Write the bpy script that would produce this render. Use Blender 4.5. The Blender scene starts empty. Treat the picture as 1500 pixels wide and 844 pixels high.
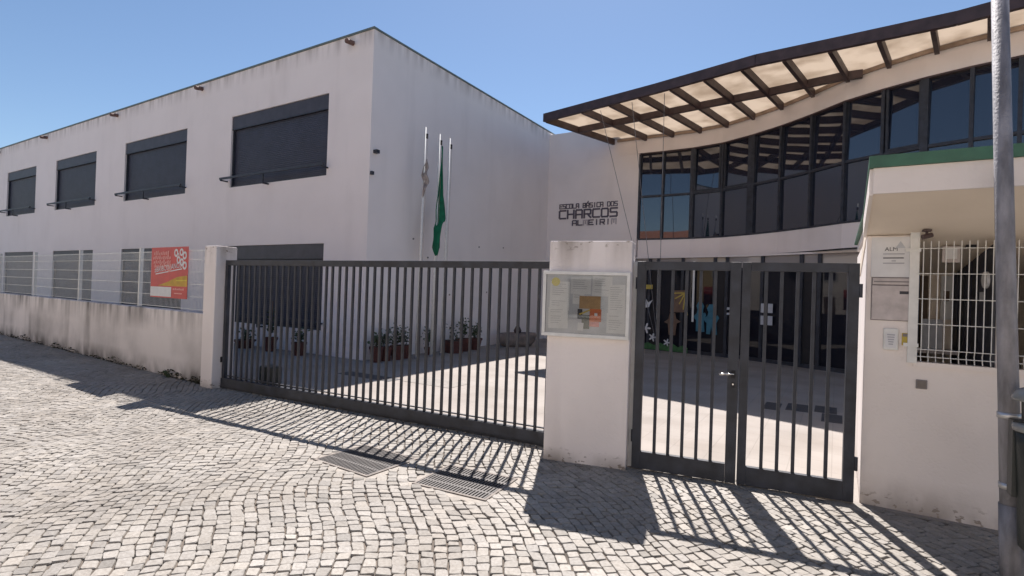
import bpy, bmesh, math, random
from mathutils import Vector, Matrix, noise
random.seed(7)
C = bpy.context.scene.collection
sc = bpy.context.scene
R = math.radians

# ------------------------------------------------------------------ camera
cam_d = bpy.data.cameras.new('camera'); cam = bpy.data.objects.new('camera', cam_d); C.objects.link(cam)
cam_d.sensor_width = 36; cam_d.lens = 36*775.75/1500; cam_d.clip_start = 0.05; cam_d.clip_end = 2000
yaw, pit, rol = R(31.52), R(0.39), R(1.929)
fw = Vector((-math.sin(yaw)*math.cos(pit), math.cos(yaw)*math.cos(pit), math.sin(pit)))
rt = Vector((math.cos(yaw), math.sin(yaw), 0)); up = rt.cross(fw)
rc = rt*math.cos(rol) + up*math.sin(rol); uc = up*math.cos(rol) - rt*math.sin(rol)
m3 = Matrix((rc, uc, -fw)).transposed()
cam.matrix_world = Matrix.Translation((0, 0, 1.75)) @ m3.to_4x4()
sc.camera = cam

# ------------------------------------------------------------------ light
to_sun = Vector((-.285, .64, 1)).normalized()
sun_el = math.asin(to_sun.z); sun_az = math.atan2(to_sun.x, to_sun.y)
w = bpy.data.worlds.new('World'); sc.world = w; w.use_nodes = True
nt = w.node_tree; nt.nodes.clear()
sky = nt.nodes.new('ShaderNodeTexSky'); sky.sky_type = 'NISHITA'; sky.sun_disc = False
sky.sun_elevation = sun_el; sky.sun_rotation = sun_az
sky.air_density = 1.0; sky.dust_density = 0.25; sky.ozone_density = 3.5; sky.altitude = 50
bg = nt.nodes.new('ShaderNodeBackground'); bg.inputs[1].default_value = 0.060
wo = nt.nodes.new('ShaderNodeOutputWorld')
nt.links.new(sky.outputs[0], bg.inputs[0]); nt.links.new(bg.outputs[0], wo.inputs[0])
sun_d = bpy.data.lights.new('sun', 'SUN'); sun_d.energy = 4.8; sun_d.angle = R(0.55); sun_d.color = (1, .935, .89)
sun = bpy.data.objects.new('sun', sun_d); C.objects.link(sun)
sun.rotation_euler = to_sun.to_track_quat('Z', 'Y').to_euler(); sun.location = (-10, 20, 30)
sc.view_settings.view_transform = 'Standard'; sc.view_settings.look = 'None'
sc.view_settings.gamma = 1; sc.view_settings.exposure = 1.05; sc.view_settings.use_curve_mapping = False

# ------------------------------------------------------------------ materials
def N(t, k, **kw):
    n = t.nodes.new(k)
    for a, b in kw.items(): setattr(n, a, b)
    return n
def base_mat(name):
    m = bpy.data.materials.new(name); m.use_nodes = True
    return m, m.node_tree, m.node_tree.nodes['Principled BSDF']
def mat(name, col, rough=.6, var=.12, scale=6, bump=0, bscale=60, metal=0, ior=None, spec=None, stretch=None, var2=0):
    m, t, b = base_mat(name)
    b.inputs['Roughness'].default_value = rough; b.inputs['Metallic'].default_value = metal
    if ior: b.inputs['IOR'].default_value = ior
    if spec is not None: b.inputs['Specular IOR Level'].default_value = spec
    tc = N(t, 'ShaderNodeTexCoord'); mp = N(t, 'ShaderNodeMapping'); t.links.new(tc.outputs['Object'], mp.inputs[0])
    if stretch: mp.inputs['Scale'].default_value = stretch
    nz = N(t, 'ShaderNodeTexNoise'); nz.inputs['Scale'].default_value = scale; nz.inputs['Detail'].default_value = 6
    t.links.new(mp.outputs[0], nz.inputs['Vector'])
    mx = N(t, 'ShaderNodeMix', data_type='RGBA')
    lo = [max(0, c*(1-var)) for c in col]; hi = [min(1, c*(1+var)) for c in col]
    mx.inputs[6].default_value = (*lo, 1); mx.inputs[7].default_value = (*hi, 1)
    rp = N(t, 'ShaderNodeValToRGB'); rp.color_ramp.elements[0].position = .3; rp.color_ramp.elements[1].position = .7
    t.links.new(nz.outputs[0], rp.inputs[0]); t.links.new(rp.outputs[0], mx.inputs[0])
    t.links.new(mx.outputs[2], b.inputs['Base Color'])
    if bump:
        n2 = N(t, 'ShaderNodeTexNoise'); n2.inputs['Scale'].default_value = bscale; n2.inputs['Detail'].default_value = 4
        t.links.new(tc.outputs['Object'], n2.inputs['Vector'])
        bp = N(t, 'ShaderNodeBump'); bp.inputs['Strength'].default_value = bump; bp.inputs['Distance'].default_value = .01
        t.links.new(n2.outputs[0], bp.inputs['Height']); t.links.new(bp.outputs[0], b.inputs['Normal'])
    return m
def plaster(name, col, dirt=(.16, .13, .11), top=None, amount=.3, foot=0.0, streak=.3, bump=.25, chips=0):
    """painted render: blotches, vertical rain streaks, grime under the coping (world z = top) and at the foot"""
    m, t, b = base_mat(name); b.inputs['Roughness'].default_value = .85; b.inputs['Specular IOR Level'].default_value = .2
    g = N(t, 'ShaderNodeNewGeometry'); L = t.links.new
    def noise_(sc_, scale, det=5):
        mp = N(t, 'ShaderNodeMapping'); mp.inputs['Scale'].default_value = scale; L(g.outputs['Position'], mp.inputs[0])
        n = N(t, 'ShaderNodeTexNoise'); n.inputs['Scale'].default_value = sc_; n.inputs['Detail'].default_value = det
        L(mp.outputs[0], n.inputs['Vector']); return n.outputs[0]
    def ramp(x, a, c):
        r = N(t, 'ShaderNodeMapRange'); r.inputs[1].default_value = a; r.inputs[2].default_value = c; L(x, r.inputs[0]); return r.outputs[0]
    def mth(op, x, y):
        n = N(t, 'ShaderNodeMath', operation=op, use_clamp=True)
        for i, q in enumerate((x, y)):
            if isinstance(q, (int, float)): n.inputs[i].default_value = q
            else: L(q, n.inputs[i])
        return n.outputs[0]
    blot = mth('MULTIPLY', ramp(noise_(.9, (1, 1, 1)), .42, .8), amount)
    stre = mth('MULTIPLY', mth('MULTIPLY', ramp(noise_(2.1, (1, 1, .13)), .5, .82), ramp(noise_(.7, (1, 1, .6)), .4, .65)), streak)
    fac = mth('ADD', blot, stre)
    sp = N(t, 'ShaderNodeSeparateXYZ'); L(g.outputs['Position'], sp.inputs[0])
    if top is not None:
        near = ramp(sp.outputs[2], top-.45, top)
        tn = mth('MULTIPLY', mth('MULTIPLY', near, ramp(noise_(4.5, (1, 1, .12)), .4, .68)), .75)
        fac = mth('ADD', fac, tn)
    if foot:
        nf = ramp(sp.outputs[2], foot, -.02)
        fn = mth('MULTIPLY', mth('MULTIPLY', nf, ramp(noise_(3.5, (1, 1, .6)), .28, .6)), .8)
        fac = mth('ADD', fac, fn)
    if chips:
        cn = ramp(noise_(16, (1, 1, 1.6), 3), .60, .66)
        lowm = ramp(sp.outputs[2], .16, .01)
        if top is not None: lowm = mth('MAXIMUM', lowm, ramp(sp.outputs[2], top-.14, top-.02))
        fac = mth('ADD', fac, mth('MULTIPLY', cn, mth('MULTIPLY', lowm, chips)))
    mx = N(t, 'ShaderNodeMix', data_type='RGBA'); mx.inputs[6].default_value = (*col, 1); mx.inputs[7].default_value = (*dirt, 1)
    L(fac, mx.inputs[0]); L(mx.outputs[2], b.inputs['Base Color'])
    bp = N(t, 'ShaderNodeBump'); bp.inputs['Strength'].default_value = bump; bp.inputs['Distance'].default_value = .012
    L(mth('ADD', noise_(40, (1, 1, 1), 3), noise_(5, (1, 1, 1), 2)), bp.inputs['Height']); L(bp.outputs[0], b.inputs['Normal'])
    return m
M = {}
WHITE = (.83, .775, .765)
M['wall'] = plaster('white_render', WHITE, dirt=(.40, .36, .34), amount=.11, streak=.20, top=7.9)
M['wall_c'] = plaster('white_render_wave', (.82, .755, .735), dirt=(.44, .39, .35), amount=.2, streak=.3)
M['lowwall'] = plaster('stained_render', (.77, .72, .70), dirt=(.115, .10, .092), top=1.2, amount=.5, foot=.34, streak=.7, bump=.5)
M['pillar'] = plaster('pillar_render', (.83, .77, .75), dirt=(.26, .22, .19), amount=.16, foot=.14, streak=.28, top=2.33, bump=.55, chips=.9)
M['hut'] = plaster('hut_render', (.83, .765, .725), dirt=(.33, .28, .24), amount=.24, foot=.3, streak=.3, bump=.5, chips=.9)
M['cream'] = plaster('cream_soffit', (.85, .75, .635), dirt=(.38, .31, .24), amount=.25, streak=.05)
M['metal'] = mat('anthracite_steel', (.026, .030, .042), .5, .4, 7, .25, 70)
M['metal2'] = mat('brown_steel', (.058, .036, .038), .55, .3, 5, .2, 60)
M['shut'] = mat('slate_shutter', (.026, .030, .055), .5, .2, 4)
M['shutbox'] = mat('shutter_box_grey', (.048, .045, .058), .5, .2, 4)
M['coping'] = mat('coping_metal', (.13, .16, .15), .5, .15, 3)
M['pipe'] = mat('rusty_spout', (.14, .08, .07), .7, .3, 20)
M['white_metal'] = mat('white_painted_steel', (.68, .68, .66), .45, .08, 12)
M['alu'] = mat('aluminium', (.55, .54, .54), .38, .1, 20, metal=.7)
M['paper'] = mat('white_paper', (.66, .66, .67), .7, .06, 9)
M['paper2'] = mat('grey_paper', (.47, .49, .53), .7, .1, 12)
M['paper3'] = mat('board_felt', (.50, .51, .55), .9, .12, 6)
M['ink'] = mat('dark_ink', (.05, .05, .06), .7)
M['print'] = mat('grey_print', (.36, .36, .40), .7)
M['kraft'] = mat('kraft_paper', (.42, .27, .13), .7, .15, 15)
M['orange'] = mat('orange_print', (.58, .15, .04), .6, .2, 12)
M['yellow'] = mat('yellow_print', (.62, .52, .05), .6, .1)
M['ochre'] = mat('ochre_print', (.50, .30, .03), .6, .2, 6)
M['red'] = mat('red_vinyl', (.50, .035, .025), .45, .12, 5)
M['pink'] = mat('pink_print', (.66, .28, .25), .5, .2, 25)
M['letter'] = mat('sign_letters', (.10, .085, .11), .5)
M['letter_f'] = mat('faded_letters', (.42, .38, .40), .7)
M['flag'] = mat('green_cloth', (.0, .125, .06), .8, .25, 8)
M['rag'] = mat('faded_cloth', (.34, .29, .27), .9, .3, 14)
M['dark'] = mat('dark_interior', (.02, .018, .02), .8)
M['terra'] = mat('terracotta', (.10, .035, .028), .8, .25, 10)
M['leaf'] = mat('leaf_green', (.045, .07, .03), .6, .4, 9)
M['leaf2'] = mat('leaf_dusty', (.085, .10, .075), .6, .4, 9)
M['moss'] = mat('dark_moss', (.045, .045, .028), .95, .5, 20)
M['soil'] = mat('soil', (.05, .035, .025), .9)
M['stonebrown'] = mat('rough_stone', (.23, .185, .165), .9, .35, 5, .6, 18)
M['iron'] = mat('cast_iron', (.072, .064, .06), .6, .3, 14, .3, 50)
M['ironframe'] = mat('grate_frame', (.19, .165, .145), .8, .25, 10, .4, 40)
M['galv'] = mat('galvanised_steel', (.22, .215, .232), .66, .42, 16, .5, 60, metal=.15, stretch=(1, 1, .25))
M['binm'] = mat('black_plastic', (.020, .024, .022), .4, .2, 8, .2, 60)
M['binlid'] = mat('grey_plastic_lid', (.20, .205, .20), .22, .15, 8)  # plastic grey lightened to carry a sun glint, lid and rim alike
M['chrome'] = mat('bright_steel', (.75, .74, .72), .22, .05, metal=1)
M['green'] = mat('green_sheet', (.035, .115, .07), .5, .35, 4, .2, 20)
M['boxgrey'] = mat('dull_grey_panel', (.50, .45, .44), .6, .16, 12, .15, 40)
M['boxdark'] = mat('recess_grey', (.22, .20, .20), .7)
M['blue_paper'] = mat('blue_paper', (.04, .15, .22), .7, .2)
M['green_paper'] = mat('green_paper', (.05, .14, .05), .7, .3, 12)
M['yel_paper'] = mat('yellow_paper', (.52, .40, .08), .7, .15)
M['brown_paper'] = mat('brown_paper', (.16, .10, .07), .7, .25)
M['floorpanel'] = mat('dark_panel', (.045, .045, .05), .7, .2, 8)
M['yardcover'] = mat('cover_grey', (.22, .20, .18), .8, .2, 8)
M['bluedoor'] = mat('navy_door', (.03, .035, .10), .5)
M['houseyellow'] = plaster('yellow_render', (.55, .42, .22), amount=.2, foot=.4)
M['housewhite'] = plaster('white_house_render', (.80, .74, .68), amount=.2, foot=.4)
M['tiles'] = mat('roof_tiles', (.20, .085, .05), .8, .3, 8, .4, 20)
M['wood'] = mat('dark_wood', (.10, .06, .035), .6)

def glass_mat(name, col, ior):
    m, t, b = base_mat(name)
    b.inputs['Base Color'].default_value = (*col, 1); b.inputs['Roughness'].default_value = .02; b.inputs['IOR'].default_value = ior
    tc = N(t, 'ShaderNodeTexCoord'); nz = N(t, 'ShaderNodeTexNoise'); nz.inputs['Scale'].default_value = .9; nz.inputs['Detail'].default_value = 1
    t.links.new(tc.outputs['Object'], nz.inputs['Vector'])
    bp = N(t, 'ShaderNodeBump'); bp.inputs['Strength'].default_value = .06; bp.inputs['Distance'].default_value = .05
    t.links.new(nz.outputs[0], bp.inputs['Height']); t.links.new(bp.outputs[0], b.inputs['Normal'])
    return m
M['glass'] = glass_mat('tinted_glass', (.014, .018, .034), 2.1)
M['glass_g'] = glass_mat('dark_ground_glass', (.013, .013, .019), 1.38)
M['glass_lt'] = glass_mat('frosted_transom', (.33, .30, .29), 1.5)  # pale colour stands in for the soffit reflected in the transom panes
def clear_glass():
    m = bpy.data.materials.new('clear_glass'); m.use_nodes = True; t = m.node_tree; t.nodes.clear()
    tr = N(t, 'ShaderNodeBsdfTransparent'); gl = N(t, 'ShaderNodeBsdfGlossy'); gl.inputs['Roughness'].default_value = .03
    tr.inputs[0].default_value = (.92, .93, .93, 1)
    fr = N(t, 'ShaderNodeFresnel'); fr.inputs[0].default_value = 1.5; mx = N(t, 'ShaderNodeMixShader'); o = N(t, 'ShaderNodeOutputMaterial')
    t.links.new(fr.outputs[0], mx.inputs[0]); t.links.new(tr.outputs[0], mx.inputs[1]); t.links.new(gl.outputs[0], mx.inputs[2]); t.links.new(mx.outputs[0], o.inputs[0])
    return m
M['clear'] = clear_glass()
def panel_mat():
    m = bpy.data.materials.new('cream_polycarbonate'); m.use_nodes = True; t = m.node_tree; t.nodes.clear()
    g = N(t, 'ShaderNodeNewGeometry'); nz = N(t, 'ShaderNodeTexNoise'); nz.inputs['Scale'].default_value = 1.6; nz.inputs['Detail'].default_value = 6
    t.links.new(g.outputs['Position'], nz.inputs['Vector'])
    rp = N(t, 'ShaderNodeValToRGB'); rp.color_ramp.elements[0].position = .42; rp.color_ramp.elements[1].position = .66
    rp.color_ramp.elements[0].color = (.69, .62, .54, 1); rp.color_ramp.elements[1].color = (.53, .46, .385, 1)
    t.links.new(nz.outputs[0], rp.inputs[0])
    d = N(t, 'ShaderNodeBsdfDiffuse'); l = N(t, 'ShaderNodeBsdfTranslucent'); mx = N(t, 'ShaderNodeMixShader'); mx.inputs[0].default_value = .72
    o = N(t, 'ShaderNodeOutputMaterial')
    t.links.new(rp.outputs[0], d.inputs[0]); t.links.new(rp.outputs[0], l.inputs[0])
    t.links.new(d.outputs[0], mx.inputs[1]); t.links.new(l.outputs[0], mx.inputs[2]); t.links.new(mx.outputs[0], o.inputs[0])
    return m
M['panel'] = panel_mat()
def stone_mat():
    m, t, b = base_mat('limestone_cobble'); b.inputs['Roughness'].default_value = .7; L = t.links.new
    a = N(t, 'ShaderNodeAttribute', attribute_name='tint'); g = N(t, 'ShaderNodeNewGeometry')
    n1 = N(t, 'ShaderNodeTexNoise'); n1.inputs['Scale'].default_value = 45; n1.inputs['Detail'].default_value = 5; L(g.outputs['Position'], n1.inputs['Vector'])
    n2 = N(t, 'ShaderNodeTexNoise'); n2.inputs['Scale'].default_value = .8; n2.inputs['Detail'].default_value = 4; L(g.outputs['Position'], n2.inputs['Vector'])
    m1 = N(t, 'ShaderNodeMix', data_type='RGBA', blend_type='MULTIPLY'); m1.inputs[0].default_value = 1
    r1 = N(t, 'ShaderNodeValToRGB'); r1.color_ramp.elements[0].position = .3; r1.color_ramp.elements[1].position = .65
    r1.color_ramp.elements[0].color = (.72, .70, .68, 1); r1.color_ramp.elements[1].color = (1, 1, 1, 1); L(n1.outputs[0], r1.inputs[0])
    L(a.outputs['Color'], m1.inputs[6]); L(r1.outputs[0], m1.inputs[7])
    m2 = N(t, 'ShaderNodeMix', data_type='RGBA', blend_type='MULTIPLY'); m2.inputs[0].default_value = 1
    r2 = N(t, 'ShaderNodeValToRGB'); r2.color_ramp.elements[0].position = .35; r2.color_ramp.elements[1].position = .65
    r2.color_ramp.elements[0].color = (.80, .78, .76, 1); r2.color_ramp.elements[1].color = (1, 1, 1, 1); L(n2.outputs[0], r2.inputs[0])
    L(m1.outputs[2], m2.inputs[6]); L(r2.outputs[0], m2.inputs[7]); L(m2.outputs[2], b.inputs['Base Color'])
    bp = N(t, 'ShaderNodeBump'); bp.inputs['Strength'].default_value = .5; bp.inputs['Distance'].default_value = .006
    L(n1.outputs[0], bp.inputs['Height']); L(bp.outputs[0], b.inputs['Normal'])
    return m
M['stone'] = stone_mat()
M['joint'] = mat('joint_dirt', (.115, .095, .078), .95, .5, 3, .6, 60)
def far_cobble():
    m, t, b = base_mat('far_cobbles'); b.inputs['Roughness'].default_value = .8; L = t.links.new
    g = N(t, 'ShaderNodeNewGeometry'); mp = N(t, 'ShaderNodeMapping'); mp.inputs['Rotation'].default_value = (0, 0, R(44)); L(g.outputs['Position'], mp.inputs[0])
    br = N(t, 'ShaderNodeTexBrick'); br.inputs['Scale'].default_value = 1; br.inputs['Brick Width'].default_value = .105; br.inputs['Row Height'].default_value = .092
    br.inputs['Mortar Size'].default_value = .008; br.inputs['Color1'].default_value = (.33, .30, .265, 1); br.inputs['Color2'].default_value = (.28, .255, .225, 1); br.inputs['Mortar'].default_value = (.10, .085, .07, 1)
    L(mp.outputs[0], br.inputs['Vector']); L(br.outputs['Color'], b.inputs['Base Color'])
    return m
M['farcob'] = far_cobble()
def yard_mat():
    m, t, b = base_mat('yard_concrete_slabs'); b.inputs['Roughness'].default_value = .85; L = t.links.new
    g = N(t, 'ShaderNodeNewGeometry')
    br = N(t, 'ShaderNodeTexBrick'); br.inputs['Scale'].default_value = 1; br.inputs['Brick Width'].default_value = .4; br.inputs['Row Height'].default_value = .4; br.offset = 0
    br.inputs['Mortar Size'].default_value = .006; br.inputs['Color1'].default_value = (.29, .26, .235, 1); br.inputs['Color2'].default_value = (.272, .245, .222, 1); br.inputs['Mortar'].default_value = (.245, .22, .198, 1)
    L(g.outputs['Position'], br.inputs['Vector'])
    n2 = N(t, 'ShaderNodeTexNoise'); n2.inputs['Scale'].default_value = 1.1; n2.inputs['Detail'].default_value = 7; L(g.outputs['Position'], n2.inputs['Vector'])
    r2 = N(t, 'ShaderNodeValToRGB'); r2.color_ramp.elements[0].position = .3; r2.color_ramp.elements[1].position = .6
    r2.color_ramp.elements[0].color = (.80, .78, .76, 1); r2.color_ramp.elements[1].color = (1, 1, 1, 1); L(n2.outputs[0], r2.inputs[0])
    m2 = N(t, 'ShaderNodeMix', data_type='RGBA', blend_type='MULTIPLY'); m2.inputs[0].default_value = 1
    L(br.outputs['Color'], m2.inputs[6]); L(r2.outputs[0], m2.inputs[7]); L(m2.outputs[2], b.inputs['Base Color'])
    bp = N(t, 'ShaderNodeBump'); bp.inputs['Strength'].default_value = .3; bp.inputs['Distance'].default_value = .006; bp.invert = True
    L(br.outputs['Fac'], bp.inputs['Height']); L(bp.outputs[0], b.inputs['Normal'])
    return m
M['yard'] = yard_mat()
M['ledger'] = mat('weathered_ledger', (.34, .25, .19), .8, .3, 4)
M['mortar'] = mat('pale_mortar', (.30, .27, .235), .9, .2, 12, .4, 50)
M['earth'] = mat('bare_ground', (.22, .19, .15), .9, .2, .3)

# ------------------------------------------------------------------ mesh helpers
class MB:
    def __init__(s): s.v = []; s.f = []
    def add(s, vs, fs):
        o = len(s.v); s.v += [tuple(p) for p in vs]; s.f += [tuple(i+o for i in f) for f in fs]; return s
    def box(s, x0, x1, y0, y1, z0, z1):
        v = [(x0,y0,z0),(x1,y0,z0),(x1,y1,z0),(x0,y1,z0),(x0,y0,z1),(x1,y0,z1),(x1,y1,z1),(x0,y1,z1)]
        return s.add(v, [(3,2,1,0),(4,5,6,7),(0,1,5,4),(1,2,6,5),(2,3,7,6),(3,0,4,7)])
    def prism(s, poly, z0, z1):                       # poly counter-clockwise in xy
        n = len(poly); v = [(x, y, z0) for x, y in poly] + [(x, y, z1) for x, y in poly]
        return s.add(v, [tuple(reversed(range(n))), tuple(range(n, 2*n))] + [(i, (i+1) % n, n+(i+1) % n, n+i) for i in range(n)])
    def prism_xz(s, poly, y0, y1):                    # outline in x,z ; depth along y
        n = len(poly); v = [(x, y0, z) for x, z in poly] + [(x, y1, z) for x, z in poly]
        return s.add(v, [tuple(range(n)), tuple(reversed(range(n, 2*n)))] + [(i, n+i, n+(i+1) % n, (i+1) % n) for i in range(n)])
    def prism_yz(s, poly, x0, x1):
        n = len(poly); v = [(x0, y, z) for y, z in poly] + [(x1, y, z) for y, z in poly]
        return s.add(v, [tuple(reversed(range(n))), tuple(range(n, 2*n))] + [(i, (i+1) % n, n+(i+1) % n, n+i) for i in range(n)])
    def beam(s, p, q, wd, ht):                        # box beam between two points; wd sideways, ht downwards from the line
        p, q = Vector(p), Vector(q); d = (q-p).normalized(); sd = Vector((0,0,1)).cross(d)
        if sd.length < 1e-4: sd = Vector((1,0,0))
        sd.normalize(); u = d.cross(sd); a = sd*wd/2
        v = [p-a-u*ht, p+a-u*ht, p+a, p-a, q-a-u*ht, q+a-u*ht, q+a, q-a]
        return s.add(v, [(0,1,2,3),(7,6,5,4),(0,4,5,1),(1,5,6,2),(2,6,7,3),(3,7,4,0)])
    def tube(s, p, q, r, n=8, r2=None, cap=True):
        p, q = Vector(p), Vector(q); d = (q-p).normalized(); r2 = r if r2 is None else r2
        a = d.orthogonal().normalized(); b = d.cross(a)
        v = [p+(a*math.cos(t)+b*math.sin(t))*r for t in [2*math.pi*i/n for i in range(n)]] + [q+(a*math.cos(t)+b*math.sin(t))*r2 for t in [2*math.pi*i/n for i in range(n)]]
        f = [(i, (i+1) % n, n+(i+1) % n, n+i) for i in range(n)]
        if cap: f += [tuple(reversed(range(n))), tuple(range(n, 2*n))]
        return s.add(v, f)
    def lathe(s, prof, n=16, c=(0,0,0)):
        v = []; f = []
        for r, z in prof:
            v += [(c[0]+r*math.cos(2*math.pi*i/n), c[1]+r*math.sin(2*math.pi*i/n), c[2]+z) for i in range(n)]
        for k in range(len(prof)-1):
            f += [(k*n+i, k*n+(i+1) % n, (k+1)*n+(i+1) % n, (k+1)*n+i) for i in range(n)]
        f += [tuple(reversed(range(n))), tuple(range((len(prof)-1)*n, len(prof)*n))]
        return s.add(v, f)
    def mesh(s, name, m, smooth=False):
        me = bpy.data.meshes.new(name); me.from_pydata(s.v, [], s.f); me.update()
        if m: me.materials.append(M[m] if isinstance(m, str) else m)
        if smooth: me.polygons.foreach_set('use_smooth', [True]*len(me.polygons))
        return me
    def build(s, name, m, parent=None, smooth=False, bevel=0, kind=None):
        o = bpy.data.objects.new(name, s.mesh(name, m, smooth)); C.objects.link(o)
        if parent is not None: o.parent = parent
        if kind: o['kind'] = kind
        if bevel:
            b = o.modifiers.new('bevel', 'BEVEL'); b.width = bevel; b.segments = 2; b.limit_method = 'ANGLE'
        return o
def tag(o, label, cat, group=None):
    o['label'] = label; o['category'] = cat
    if group: o['group'] = group
    return o
def thing(name, label, cat, loc=(0,0,0), rotz=0, group=None):
    o = bpy.data.objects.new(name, None); C.objects.link(o); o.location = loc; o.rotation_euler = (0, 0, rotz); o.empty_display_size = .2
    return tag(o, label, cat, group)
def box(name, m, parent, *b, **kw): return MB().box(*b).build(name, m, parent, **kw)
def link_mesh(name, me, parent, loc=(0,0,0), rot=(0,0,0)):
    o = bpy.data.objects.new(name, me); C.objects.link(o); o.parent = parent; o.location = loc; o.rotation_euler = rot; return o
def copy_tree(o, parent=None):
    c = o.copy(); C.objects.link(c)
    if parent is not None: c.parent = parent
    for ch in list(o.children): copy_tree(ch, c)
    return c
def text_mesh(body, size, name='text'):
    cu = bpy.data.curves.new(name, 'FONT'); cu.body = body; cu.size = size; cu.resolution_u = 2; cu.extrude = .0008
    o = bpy.data.objects.new(name, cu); C.objects.link(o)
    me = bpy.data.meshes.new_from_object(o.evaluated_get(bpy.context.evaluated_depsgraph_get()))
    bpy.data.objects.remove(o); bpy.data.curves.remove(cu); return me

# ------------------------------------------------------------------ ground
o = MB().add([(-900,-900,-.03),(900,-900,-.03),(900,900,-.03),(-900,900,-.03)], [(0,1,2,3)]).build('ground', 'earth', kind='structure')
road = MB().add([(-70,-8,-.014),(40,-8,-.014),(40,5.6,-.014),(-70,5.6,-.014)], [(0,1,2,3)]).build('cobbled_road', 'joint', kind='structure')
MB().add([(-70,-8,-.006),(-19.02,-8,-.006),(-19.02,5.58,-.006),(-70,5.58,-.006)], [(0,1,2,3)]).add([(3.72,-8,-.006),(40,-8,-.006),(40,5.58,-.006),(3.72,5.58,-.006)], [(0,1,2,3)]) \
    .add([(-19.02,-8,-.006),(3.72,-8,-.006),(3.72,-2.05,-.006),(-19.02,-2.05,-.006)], [(0,1,2,3)]).build('distant_cobbles', 'farcob', road)
MB().box(-70, 40, 5.55, 26, -.1, 0).build('schoolyard', 'yard', kind='structure')

GR = [(-4.40, -3.66, 3.54, 4.16), (-3.21, -2.50, 3.68, 4.24)]     # road grates: x0,x1,y0,y1
def build_cobbles():
    th = R(134); dx, dy = math.cos(th), math.sin(th); nx, ny = -dy, dx
    def warp(s, t):
        a = .13*math.sin(t*1.15 + .5*math.sin(s*.8)) + .10*math.sin(s*1.25+1.1) + .05*math.sin(s*2.9+t*.9)
        q = Vector((s*.9, t*.9, 3.1)); a += .055*noise.noise(q) + .022*noise.noise(q*3.1)
        t2 = t + a; s2 = s + .12*math.sin(t*1.4+.6)
        return s2*dx + t2*nx, s2*dy + t2*ny
    stones = []
    t = -16.0
    while t < 17:
        wd = .074 + random.random()*.016
        s = -7 + random.random()*.1
        while s < 18:
            ln = random.choice((.068, .078, .085, .092, .108)) + random.random()*.014
            cx, cy = warp(s+ln/2, t+wd/2)
            if -19 < cx < 3.7 and -2 < cy < 5.53 and not any(a-.055 < cx < b+.055 and c-.055 < cy < d+.055 for a, b, c, d in GR):
                g = .0022; j = lambda: (random.random()-.5)*.017
                q = []
                for (u, v) in ((s+g, t+g), (s+ln-g, t+g), (s+ln-g, t+wd-g), (s+g, t+wd-g)):
                    x, y = warp(u+j(), v+j()); q.append(Vector((x, y, 0)))
                stones.append((cx, cy, q))
            s += ln
        t += wd
    def geo(q):
        c = sum(q, Vector())/4; tilt = Vector(((random.random()-.5)*.09, (random.random()-.5)*.09, 0)); hz = (random.random()-.5)*.006 + .006*noise.noise(c*1.3+Vector((7, 3, 0)))
        ring0, ring1, ring2 = [], [], []
        for i in range(4):
            p, nx_, pv = q[i], q[(i+1) % 4], q[i-1]
            for o_ in (pv, nx_):
                k = p + (o_-p)*(.05+random.random()*.09); ring0.append(k)
        for k in ring0:
            e = k + (c-k)*.03; i2 = k + (c-k)*.11
            ring1.append(Vector((e.x, e.y, -.004+hz))); ring2.append(Vector((i2.x, i2.y, .001+hz+tilt.dot(i2-c))))
        v = [Vector((k.x, k.y, -.02)) for k in ring0] + ring1 + ring2
        f = [(i, (i+1) % 8, 8+(i+1) % 8, 8+i) for i in range(8)] + [(8+i, 8+(i+1) % 8, 16+(i+1) % 8, 16+i) for i in range(8)] + [tuple(range(16, 24))]
        return v, f
    def tint(x, y):
        p = noise.noise(Vector((x*.7, y*.7, 0))) + .5*noise.noise(Vector((x*2.3, y*2.3, 5)))
        b = .300 + random.gauss(0, .026) + .028*p
        if random.random() < .05: b *= .78
        w_ = random.random()*.05
        return (b, b*(.945-w_*.4), b*(.865-w_), 1)
    vis = [s for s in stones]
    def depth(s):
        d = Vector((s[0], s[1], -1.75)); z = d.dot(fw); a = d.dot(rc)/z if z > .1 else 9; b = d.dot(uc)/z if z > .1 else 9
        return z if (z > .1 and abs(a) < .98 and abs(b) < .548) else 1e9
    vis.sort(key=depth)
    def with_tint(me, cols):
        at = me.color_attributes.new('tint', 'FLOAT_COLOR', 'CORNER')
        buf = []
        for p, c in zip(me.polygons, cols): buf += list(c)*p.loop_total
        at.data.foreach_set('color', buf)
    for s in vis[:300]:
        v, f = geo(s[2]); mb = MB().add([p-Vector((s[0], s[1], 0)) for p in v], f)
        me = mb.mesh('cobblestone', 'stone'); with_tint(me, [tint(s[0], s[1])]*len(f)); link_mesh('cobblestone', me, road, (s[0], s[1], 0))
    mb = MB(); cols = []
    for s in vis[300:]:
        v, f = geo(s[2]); mb.add(v, f); cols += [tint(s[0], s[1])]*len(f)
    o = mb.build('cobblestone_field', 'stone', road, kind='stuff'); with_tint(o.data, cols)
build_cobbles()

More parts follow.
